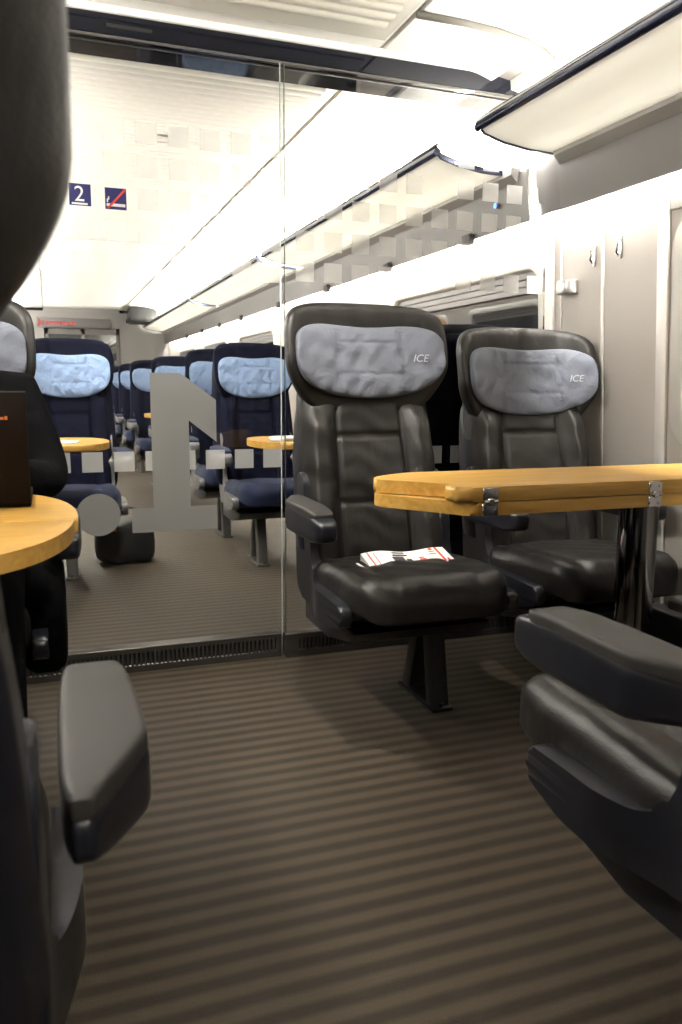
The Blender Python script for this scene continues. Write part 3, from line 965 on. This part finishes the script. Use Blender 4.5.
def to_wall(bm, side=1):
    for v in bm.verts:
        X = v.co.x + wx(v.co.z)
        v.co.x = X if side > 0 else 2*XC-X
def window(n, a, b, side=1, blind=.0):
    r = empty('window_%d' % n, (0, 0, 0)); r['kind'] = 'structure'
    def rr(m): return round_poly([(a-m, WZ0-m), (b+m, WZ0-m), (b+m, WZ1+m), (a-m, WZ1+m)], .09+m*.5, 6)
    bm = bmesh.new()
    o1, o2, i1, i2 = rr(.045), rr(.030), rr(-.012), rr(-.020)
    loops = []
    for pts, x in ((o1, .0), (o1, -.004), (o2, -.012), (i1, -.010), (i2, .0), (i2, .05)):
        loops.append([bm.verts.new((x, y, z)) for y, z in pts])
    for A, B in zip(loops, loops[1:]):
        for k in range(len(A)): bm.faces.new((A[k], A[(k+1) % len(A)], B[(k+1) % len(A)], B[k]))
    to_wall(bm, side); obj('window_frame', bm, M['wall2'], r, auto=40)
    bm = bmesh.new(); prism(bm, rr(-.015), 'x', .045, .05); to_wall(bm, side); obj('glass', bm, M['winglass'], r, smooth=False)
    bm = bmesh.new()
    for k in range(3): prism(bm, round_poly([(a+.03, WZ1-.045-k*.028), (b-.03, WZ1-.045-k*.028), (b-.03, WZ1-.022-k*.028), (a+.03, WZ1-.022-k*.028)], .004, 2), 'x', .012, .035)
    to_wall(bm, side); obj('blind_rail', bm, M['blindgrey'], r, smooth=False)
    if blind:
        bm = bmesh.new(); prism(bm, [(a+.02, WZ1-blind), (b-.02, WZ1-blind), (b-.02, WZ1-.02), (a+.02, WZ1-.02)], 'x', .036, .040); to_wall(bm, side)
        obj('roller_blind', bm, M['blind'], r, smooth=False)
    return r
for i, (a, b) in enumerate(WINS): window(i+1, a, b, 1, .5 if i == 0 else 0)

for i, (a, b) in enumerate(WINS): window(i+7, a, b, -1, 0)

# wall seams and the rounded bead beside the window
def strip(name, y0, y1, z0, z1, x0, x1, mat, bev=.002):
    bm = bmesh.new(); box(bm, x0, x1, y0, y1, z0, z1, bev, 2); to_wall(bm)
    return st(obj(name, bm, mat, auto=40))
strip('trim_4', 2.408, 2.420, .0, 1.66, -.006, .004, M['wall2'], .002)
strip('trim_5', 2.085, 2.135, .0, 1.66, -.014, .004, M['wall2'], .009)
strip('trim_6', 2.655, 2.661, .0, 1.66, -.006, .004, M['wall2'], .002)
strip('trim_7', Y0, 2.085, 1.545, 1.66, -.012, .004, M['wall2'], .006)
# slim post where the glass meets the wall
strip('trim_14', 2.705, 2.765, 0, 1.66, -.012, .004, M['wall2'], .003)

# dark skirting along the wall foot and a pale heater ledge above it
for s, nm in ((1, 'baseboard_right'), (-1, 'baseboard_left')):
    bm = bmesh.new(); q = round_poly([(1.86, .0), (1.86, .28), (1.95, .28), (1.95, .0)], .01, 3)
    prism(bm, [(XC+s*(x-XC), z) for x, z in q], 'y', Y0, Y1); st(obj(nm, bm, M['frame'], auto=40))
bm = bmesh.new(); prism(bm, round_poly([(1.80, .315), (1.80, .345), (1.81, .355), (1.92, .355), (1.92, .315)], .006, 3), 'y', Y0, 1.93, .004, 2); st(obj('trim_13', bm, M['valance2'], auto=40))

# valance under the rack, hiding the window lamp
VAL = [(1.775, 1.835), (1.772, 1.80), (1.778, 1.765), (1.790, 1.70), (1.797, 1.645), (1.806, 1.645), (1.800, 1.70), (1.788, 1.765), (1.785, 1.80), (1.79, 1.835)]
for s in (1, -1):
    bm = bmesh.new(); prism(bm, [(XC+s*(x-XC), z) for x, z in VAL], 'y', Y0, 2.60); prism(bm, [(XC+s*(x-XC), z) for x, z in VAL], 'y', 2.80, Y1)
    st(obj('trim_8' if s > 0 else 'trim_9', bm, M['valance'], auto=40))
    bm = bmesh.new()
    q = [(1.74, 1.850), (1.742, 1.822), (1.770, 1.795), (1.782, 1.80), (1.785, 1.85)]
    prism(bm, [(XC+s*(x-XC), z) for x, z in q], 'y', Y0, 2.58); prism(bm, [(XC+s*(x-XC), z) for x, z in q], 'y', 2.86, Y1)
    st(obj('trim_10' if s > 0 else 'trim_11', bm, M['valance2'], auto=40))
# curved end pieces of the valance at the partition
bm = bmesh.new()
rows = []
for k in range(9):
    t = k/8
    y = 2.60 + .17*t; x = 0.0
    rows.append([bm.verts.new((xx - .012*math.sin(t*PI) + .015*t, y, zz + .06*t*(1 if zz > 1.7 else 0))) for xx, zz in VAL[:5]])
for A, B in zip(rows, rows[1:]):
    for i in range(4): bm.faces.new((A[i], A[i+1], B[i+1], B[i]))
st(obj('trim_12', bm, M['valance']))

# ------------------------------------------------------------------ luggage racks
def rack(y0, y1, label, s=1):
    r = empty('luggage_rack', (0, 0, 0)); tag(r, label, 'luggage rack', 'opal glass luggage racks')
    prof = [(1.452, 1.892), (1.47, 1.874), (1.55, 1.853), (1.65, 1.840), (1.76, 1.836)]
    def mm(p): return [(XC+s*(x-XC), z) for x, z in p]
    bm = bmesh.new(); sweep_y(bm, mm(thicken(prof, .012)), y0, y1, closed=True); obj('glass_shelf', bm, M['rackglass'], r, auto=40)
    bm = bmesh.new(); prism(bm, mm(round_poly([(1.432, 1.888), (1.446, 1.876), (1.464, 1.886), (1.462, 1.905), (1.440, 1.908)], .006, 3)), 'y', y0-.01, y1+.01)
    obj('front_rail', bm, M['profile'], r, auto=40)
    bm = bmesh.new(); tube(bm, [(XC+s*(1.447-XC), y0-.012, 1.914), (XC+s*(1.447-XC), y1+.012, 1.914)], .0085, 10); obj('chrome_bar', bm, M['chrome'], r)
    for y in (y0, y1):
        bm = bmesh.new(); prism(bm, mm(thicken([(x, z-.004) for x, z in prof], .020)), 'y', y-.006, y+.006); obj('end_trim', bm, M['profile'], r, auto=40)
    return r
rack(-.5, 2.60, 'long opal glass luggage rack above the leather seats')
rack(2.93, 5.6, 'opal glass luggage rack just beyond the glass partition')
rack(5.75, 8.6, 'middle opal glass luggage rack beyond the glass partition')
rack(8.75, 13.1, 'farthest opal glass luggage rack, with the suitcase on it')

# ------------------------------------------------------------------ glass partition
def squares(bm, cells, s=.0335, y=None):
    for x, z in cells: bm.faces.new([bm.verts.new((x+a*s, y-.0006, z+b*s)) for a, b in ((-1, -1), (1, -1), (1, 1), (-1, 1))])
grid = lambda k: .024 + .1031*k
zr = [1.387, 1.491, 1.594, 1.695, 1.797]
door = empty('glass_door', (.36, GY+.015, 0))
tag(door, 'sliding glass door with frosted squares and a large frosted numeral', 'glass door')
dx0, dx1 = -.62, .795
bm = bmesh.new(); box(bm, dx0, dx1, GY, GY+.010, .088, 2.07); bmesh.ops.translate(bm, verts=bm.verts[:], vec=(-.36, -GY-.015, 0))
obj('pane', bm, M['glass'], door, smooth=False)
bm = bmesh.new(); box(bm, dx1, dx1+.0014, GY, GY+.010, .088, 2.07); box(bm, dx0-.003, dx0, GY, GY+.010, .088, 2.07); bmesh.ops.translate(bm, verts=bm.verts[:], vec=(-.36, -GY-.015, 0))
obj('glass_edge', bm, M['edge'], door, smooth=False)
cells = []
for zi, ks in ((4, (2, 3, 4, 5, 6, 7)), (3, (2, 3, 4, 5, 6, 7)), (2, (3, 4, 5, 6, 7)), (1, (1, 2, 3, 4, 5, 6, 7)), (0, (0, 1, 2, 3, 4, 5, 6, 7))):
    cells += [(grid(k), zr[zi]) for k in ks]
cells += [(grid(k), .743) for k in range(-4, 8)]
bm = bmesh.new(); squares(bm, cells, y=GY-.001); bmesh.ops.translate(bm, verts=bm.verts[:], vec=(-.36, -GY-.015, 0))
tag(obj('frosted_squares', bm, M['frost'], door, smooth=False), 'frosted squares')
bm = bmesh.new()
one = [(.322, 1.040), (.424, 1.040), (.544, .950), (.544, .805), (.449, .880), (.449, .582), (.541, .582), (.541, .497), (.249, .497), (.249, .582), (.322, .582)]
prism(bm, one, 'y', GY-.0040, GY-.0026)
prism(bm, [(.140+.072*math.cos(2*PI*k/40), .565+.072*math.sin(2*PI*k/40)) for k in range(40)], 'y', GY-.0040, GY-.0026)
bmesh.ops.translate(bm, verts=bm.verts[:], vec=(-.36, -GY-.015, 0))
tag(obj('frosted_numeral', bm, M['frost_one'], door, smooth=False), 'large frosted numeral one with a dot')
# class sign and no smoking sign
def sign(x, z, name):
    bm = bmesh.new(); box(bm, x-.033, x+.033, GY-.0045, GY-.003, z-.033, z+.033); bmesh.ops.translate(bm, verts=bm.verts[:], vec=(-.36, -GY-.015, 0))
    return obj(name, bm, M['sign_blue'], door, smooth=False)
s2 = sign(.123, 1.592, 'class_sign'); tag(s2, 'navy sign with a white figure 2')
me = text_mesh('2', .066, .0004, 0, False)
t2 = link('figure', me, M['white'], s2, smooth=False)
t2.matrix_basis = Matrix.Translation((.123-.36-.002, -.0205, 1.592)) @ Matrix.Rotation(PI/2, 4, 'X')

bm = bmesh.new(); box(bm, .123-.026, .123+.022, GY-.0052, GY-.0045, 1.592-.030, 1.592-.0245); bmesh.ops.translate(bm, verts=bm.verts[:], vec=(-.36, -GY-.015, 0)); obj('underline', bm, M['white'], s2, smooth=False)
s3 = sign(.232, 1.588, 'no_smoking_sign'); tag(s3, 'navy no smoking sign')
bm = bmesh.new()
box(bm, .232-.016, .232+.029, GY-.0052, GY-.0045, 1.588-.024, 1.588-.015)
box(bm, .232-.029, .232-.018, GY-.0052, GY-.0045, 1.588-.024, 1.588-.015)
box(bm, .232-.028, .232-.024, GY-.0052, GY-.0045, 1.588-.012, 1.588-.001); box(bm, .232-.024, .232-.020, GY-.0052, GY-.0045, 1.588-.004, 1.588+.006)
bmesh.ops.translate(bm, verts=bm.verts[:], vec=(-.36, -GY-.015, 0)); obj('cigarette', bm, M['white'], s3, smooth=False)
bm = bmesh.new(); prism(bm, [(.232-.029, 1.588-.031), (.232-.022, 1.588-.031), (.232+.031, 1.588+.026), (.232+.031, 1.588+.031), (.232+.026, 1.588+.031)], 'y', GY-.0058, GY-.0053)
bmesh.ops.translate(bm, verts=bm.verts[:], vec=(-.36, -GY-.015, 0)); obj('red_bar', bm, M['red'], s3, smooth=False)

part = empty('glass_partition', (1.3, GY, 0)); tag(part, 'fixed glass partition with many frosted squares behind the leather seats', 'glass partition')
bm = bmesh.new(); prism(bm, [(.775, .09), (1.90, .09), (1.832, 1.60), (1.80, 1.80), (1.76, 2.06), (.775, 2.06)], 'y', GY-.025, GY-.015); bmesh.ops.translate(bm, verts=bm.verts[:], vec=(-1.3, -GY, 0))
obj('pane', bm, M['glass'], part, smooth=False)
bm = bmesh.new(); box(bm, .7736, .775, GY-.025, GY-.015, .09, 2.06); bmesh.ops.translate(bm, verts=bm.verts[:], vec=(-1.3, -GY, 0)); obj('glass_edge', bm, M['edge'], part, smooth=False)
g2 = lambda k: 1.171 + .1035*k
cells = []
zr2 = [1.393, 1.497, 1.608, 1.718]
for zi in range(4):
    for k in range(-3, 7):
        if zi == 3 and k in (2,): continue
        cells.append((g2(k), zr2[zi]))
cells += [(g2(k), 1.825) for k in (0, 3, 4)]
cells += [(g2(k), .743) for k in range(-3, 7)]
bm = bmesh.new(); squares(bm, cells, y=GY-.026); bmesh.ops.translate(bm, verts=bm.verts[:], vec=(-1.3, -GY, 0))
tag(obj('frosted_squares', bm, M['frost'], part, smooth=False), 'frosted squares')

# door header
hd = empty('door_header', (.56, GY, 2.06)); hd['kind'] = 'structure'
bm = bmesh.new(); box(bm, -.66, 1.74, -.02, .165, .008, .070, .002, 1)
for v in bm.verts: v.co.x -= .56
obj('glossy_cover', bm, M['header'], hd, auto=40)
bm = bmesh.new(); box(bm, -1.22, 1.18, -.024, -.016, .0, .006); box(bm, -1.22, 1.18, .03, .036, .004, .009); obj('rail', bm, M['frame_grey'], hd, smooth=False)
bm = bmesh.new(); box(bm, -1.24, 1.2, -.03, .175, .070, .095, .003, 1); obj('top_trim', bm, M['ceil'], hd, smooth=False)
bm = bmesh.new(); box(bm, -.34, -.20, -.0225, -.0195, .030, .042, .002, 1); obj('sensor_slot', bm, M['black'], hd, smooth=False)

# sill grille in two pieces
def sill(x0, x1, y, label):
    r = empty('sill_grille', ((x0+x1)/2, y, 0)); tag(r, label, 'floor grille', 'slotted metal grilles under the glass')
    cx = (x0+x1)/2
    bm = bmesh.new()
    box(bm, x0-cx, x1-cx, 0, .05, .070, .088, .002, 1); box(bm, x0-cx, x1-cx, 0, .05, 0, .026, .002, 1)
    box(bm, x0-cx, x0-cx+.05, 0, .05, .02, .075); box(bm, x1-cx-.02, x1-cx, 0, .05, .02, .075)
    n = int((x1-x0-.07)/.0155)
    for k in range(n): box(bm, x0-cx+.05+k*.0155+.008, x0-cx+.05+k*.0155+.0155, 0, .006, .024, .072)
    obj('slotted_cover', bm, M['sill'], r, smooth=False)
    bm = bmesh.new(); box(bm, x0-cx+.01, x1-cx-.01, .012, .016, .02, .075); obj('recess_back', bm, M['black'], r, smooth=False)
    bm = bmesh.new(); box(bm, x0-cx, x1-cx, -.002, .052, .088, .091, .001, 1); obj('top_edge', bm, M['sill_edge'], r, smooth=False)
    return r
sill(-.62, .775, GY-.012, 'slotted metal sill grille under the glass door')
sill(.785, 1.80, GY-.035, 'slotted metal grille under the fixed glass, behind the leather seats')

# small fittings on the wall
def latch(y, z, label):
    r = empty('wall_latch', (wx(z), y, z)); tag(r, label, 'latch', 'small chrome wall latches')
    bm = bmesh.new(); prism(bm, round_poly([(-.008, -.042), (.008, -.042), (.008, .032), (-.008, .032)], .006, 3), 'x', -.005, .0); obj('back_plate', bm, M['steel'], r, auto=40)
    bm = bmesh.new(); tube(bm, [(-.005, 0, .018), (-.016, 0, .012), (-.018, 0, -.020), (-.008, 0, -.034)], .0045, 8); obj('hook', bm, M['chrome'], r)
latch(2.46, 1.47, 'small chrome latch nearer the glass partition')
latch(2.32, 1.478, 'small chrome latch nearer the window')
ct = empty('door_catch', (wx(1.37), 2.60, 1.37)); tag(ct, 'brushed steel door catch on the wall beside the glass partition', 'door catch')
bm = bmesh.new(); prism(bm, round_poly([(-.045, -.03), (-.045, .035), (0.0, .045), (0.0, -.045), (-.01, -.045)], .012, 3), 'z', -.024, .024, .003, 2); obj('catch_body', bm, M['steel'], ct, auto=40)

def blue_light(y, z, label):
    r = empty('reading_light', (1.775, y, z)); tag(r, label, 'reading light', 'small blue lights under the rack')
    bm = bmesh.new(); tube(bm, [(.015, 0, 0), (-.006, 0, 0)], .013, 16); obj('ring', bm, M['steel'], r, auto=40)
    bm = bmesh.new(); tube(bm, [(-.004, 0, 0), (-.0085, 0, 0)], .009, 16); obj('lens', bm, M['led_blue'], r, auto=40)
blue_light(1.962, 1.738, 'tiny blue light under the long rack at the right edge')
blue_light(3.02, 1.74, 'tiny blue light seen through the frosted squares')
for i, y in enumerate((3.27, 4.17, 5.2, 6.4, 7.75, 8.8, 9.85, 11.0)):
    r = empty('seat_number_clip', (1.797, y, 1.645))
    tag(r, 'small black clip under the rack beyond the glass, %s' % ['nearest the wall post', 'second from the wall post', 'third from the wall post', 'fourth from the wall post', 'fifth from the wall post', 'third from the far end', 'second from the far end', 'at the far end'][i], 'clip', 'black clips along the rack')
    bm = bmesh.new(); box(bm, -.028, .0, -.035, .035, -.022, .022, .004, 2); obj('clip_body', bm, M['black'], r, auto=40)
    bm = bmesh.new(); box(bm, -.005, .012, -.02, .02, .02, .032, .002, 1); obj('clip_mount', bm, M['black'], r, auto=40)

# ------------------------------------------------------------------ far end of the coach
bm = bmesh.new()
box(bm, -.95, -.02, Y1, Y1+.08, 0, 2.1); box(bm, 1.10, 2.05, Y1, Y1+.08, 0, 2.1); box(bm, -.02, 1.10, Y1, Y1+.08, 1.86, 2.2)
st(obj('wall_far', bm, M['valance2'], smooth=False))
dr = empty('door_1', (.54, Y1+.04, 0)); dr['kind'] = 'structure'
bm = bmesh.new(); box(bm, -.55, .55, .0, .012, .05, 1.86); obj('door_glass', bm, M['winglass'], dr, smooth=False)
bm = bmesh.new()
for x in (-.55, -.02, .50): box(bm, x, x+.05, -.01, .02, 0, 1.86)
box(bm, -.55, .55, -.01, .02, 1.76, 1.86); obj('door_frame', bm, M['frame_grey'], dr, smooth=False)
bm = bmesh.new(); box(bm, .10, .12, -.05, -.03, .8, 1.3, .005); obj('door_handle', bm, M['steel'], dr)
dp = empty('display_panel', (.40, Y1-.03, 1.92)); tag(dp, 'grey display panel with faint red lettering at the coach end', 'display')
bm = bmesh.new(); box(bm, -.52, .56, -.01, .03, -.07, .08, .01, 2); obj('housing', bm, M['valance'], dp, auto=40)
bm = bmesh.new()
for k in range(9): box(bm, -.44+k*.055, -.40+k*.055+.008*(k % 2), -.013, -.010, -.025, .025)
box(bm, -.50, -.465, -.013, -.010, -.05, .05)
obj('red_letters', bm, M['led_red'], dp, smooth=False)

# ------------------------------------------------------------------ lamps
def lamp_tube(name, pts, r, strength, label, cat='lamp', group='fluorescent tubes'):
    bm = bmesh.new(); tube(bm, pts, r, 8)
    o = obj(name, bm, emit(name, (1, .955, .875), strength)); tag(o, label, cat, group)
    return o
UP, WASH, SPOT = 175., 400., 160.
for s, side in ((1, 'right'), (-1, 'left')):
    X = lambda x: XC+s*(x-XC)
    lamp_tube('fluorescent_tube', [(X(1.67), Y0+2.1, 1.925), (X(1.67), 2.66, 1.925)], .016, UP, 'long fluorescent tube on top of the %s' % ('rack above the leather seats' if s > 0 else 'opposite rack above the single seats'))
    lamp_tube('fluorescent_tube', [(X(1.67), 2.9, 1.925), (X(1.67), Y1-.2, 1.925)], .016, UP, 'long fluorescent tube on top of the %s' % ('racks beyond the glass' if s > 0 else 'opposite side beyond the glass'))
    lamp_tube('window_lamp', [(X(1.822), Y0+.3, 1.70), (X(1.822), Y1-.2, 1.70)], .008, WASH, 'thin lamp tube hidden behind the trim above the %s windows' % ('row of' if s > 0 else 'opposite'), group='window lamps')

# aisle downlights; the two before the glass are invented to add brightness
def downlight(x, y, aim, power, label):
    r_ = empty('ceiling_downlight', (x, y, 2.142)); tag(r_, label, 'downlight', 'ceiling downlights')
    bm = bmesh.new()
    ring = [(.060, 0), (.060, -.006), (.044, -.008), (.040, 0), (.040, .006)]
    L = [[bm.verts.new((q*math.cos(2*PI*k/28), q*math.sin(2*PI*k/28), z)) for k in range(28)] for q, z in ring]
    for A, B in zip(L, L[1:]):
        for k in range(28): bm.faces.new((A[k], A[(k+1) % 28], B[(k+1) % 28], B[k]))
    obj('trim_ring', bm, M['steel'], r_, auto=40)
    bm = bmesh.new(); tube(bm, [(0, 0, .006), (0, 0, .001)], .039, 24); obj('lens', bm, M['downlens'], r_, auto=40)
    ld = bpy.data.lights.new('spot', 'SPOT'); ld.energy = power; ld.color = (1, .93, .82); ld.spot_size = math.radians(78); ld.spot_blend = .9; ld.shadow_soft_size = .05
    lo = bpy.data.objects.new('spot_bulb', ld); COL.objects.link(lo); lo.parent = r_; lo.location = (0, 0, -.03)
    d = Vector(aim) - Vector((x, y, 2.11)); lo.rotation_euler = d.to_track_quat('-Z', 'Y').to_euler()
M['downlens'] = emit('downlight_lens', (1, .95, .86), 6)
downlight(.45, 1.75, (.62, 2.62, .4), SPOT, 'added ceiling spot brightening the aisle before the glass door')  # added out of view to brighten the leather seats and the floor
downlight(.42, -.50, (-.30, .55, 1.10), SPOT*.95, 'added unseen ceiling spot brightening the nearest seats from behind')  # invented lamp behind the camera, lifts the near-left seat back and armrest
downlight(.56, 4.0, (.56, 4.4, .2), SPOT*.6, 'ceiling downlight above the aisle beyond the glass door')

w = bpy.data.worlds.new('night'); scn.world = w; w.use_nodes = True
w.node_tree.nodes['Background'].inputs[0].default_value = (.006, .007, .010, 1)

# ------------------------------------------------------------------ camera
f = 796.; v1 = (-293., -128.); v2y = -110.
v2x = (f*f + v1[1]*v2y)/(-v1[0])
dY = Vector((v1[0], v1[1], f)).normalized(); dX = Vector((v2x, v2y, f)).normalized()
dZ = dX.cross(dY)
if dZ.y > 0: dZ.negate()
right = Vector((dX.x, dY.x, dZ.x)); down = Vector((dX.y, dY.y, dZ.y)); fwd = Vector((dX.z, dY.z, dZ.z))
mat = Matrix((right, -down, -fwd)).transposed().to_4x4(); mat.translation = (0, 0, 1.0)
cd = bpy.data.cameras.new('camera'); co = bpy.data.objects.new('camera', cd); COL.objects.link(co)
co.matrix_world = mat
cd.sensor_fit = 'VERTICAL'; cd.sensor_height = 36; cd.lens = f/1024*36; cd.clip_start = .02; cd.clip_end = 60
cd.dof.use_dof = True; cd.dof.focus_distance = 2.6; cd.dof.aperture_fstop = 6.3
scn.camera = co

vs = scn.view_settings
vs.view_transform = 'Standard'; vs.look = 'None'; vs.gamma = 1; vs.use_curve_mapping = False; vs.exposure = 0.0
scn.cycles.max_bounces = 12; scn.cycles.diffuse_bounces = 6; scn.cycles.glossy_bounces = 6; scn.cycles.transmission_bounces = 8; scn.cycles.transparent_max_bounces = 24
scn.cycles.use_denoising = True
scn.cycles.sample_clamp_indirect = 6
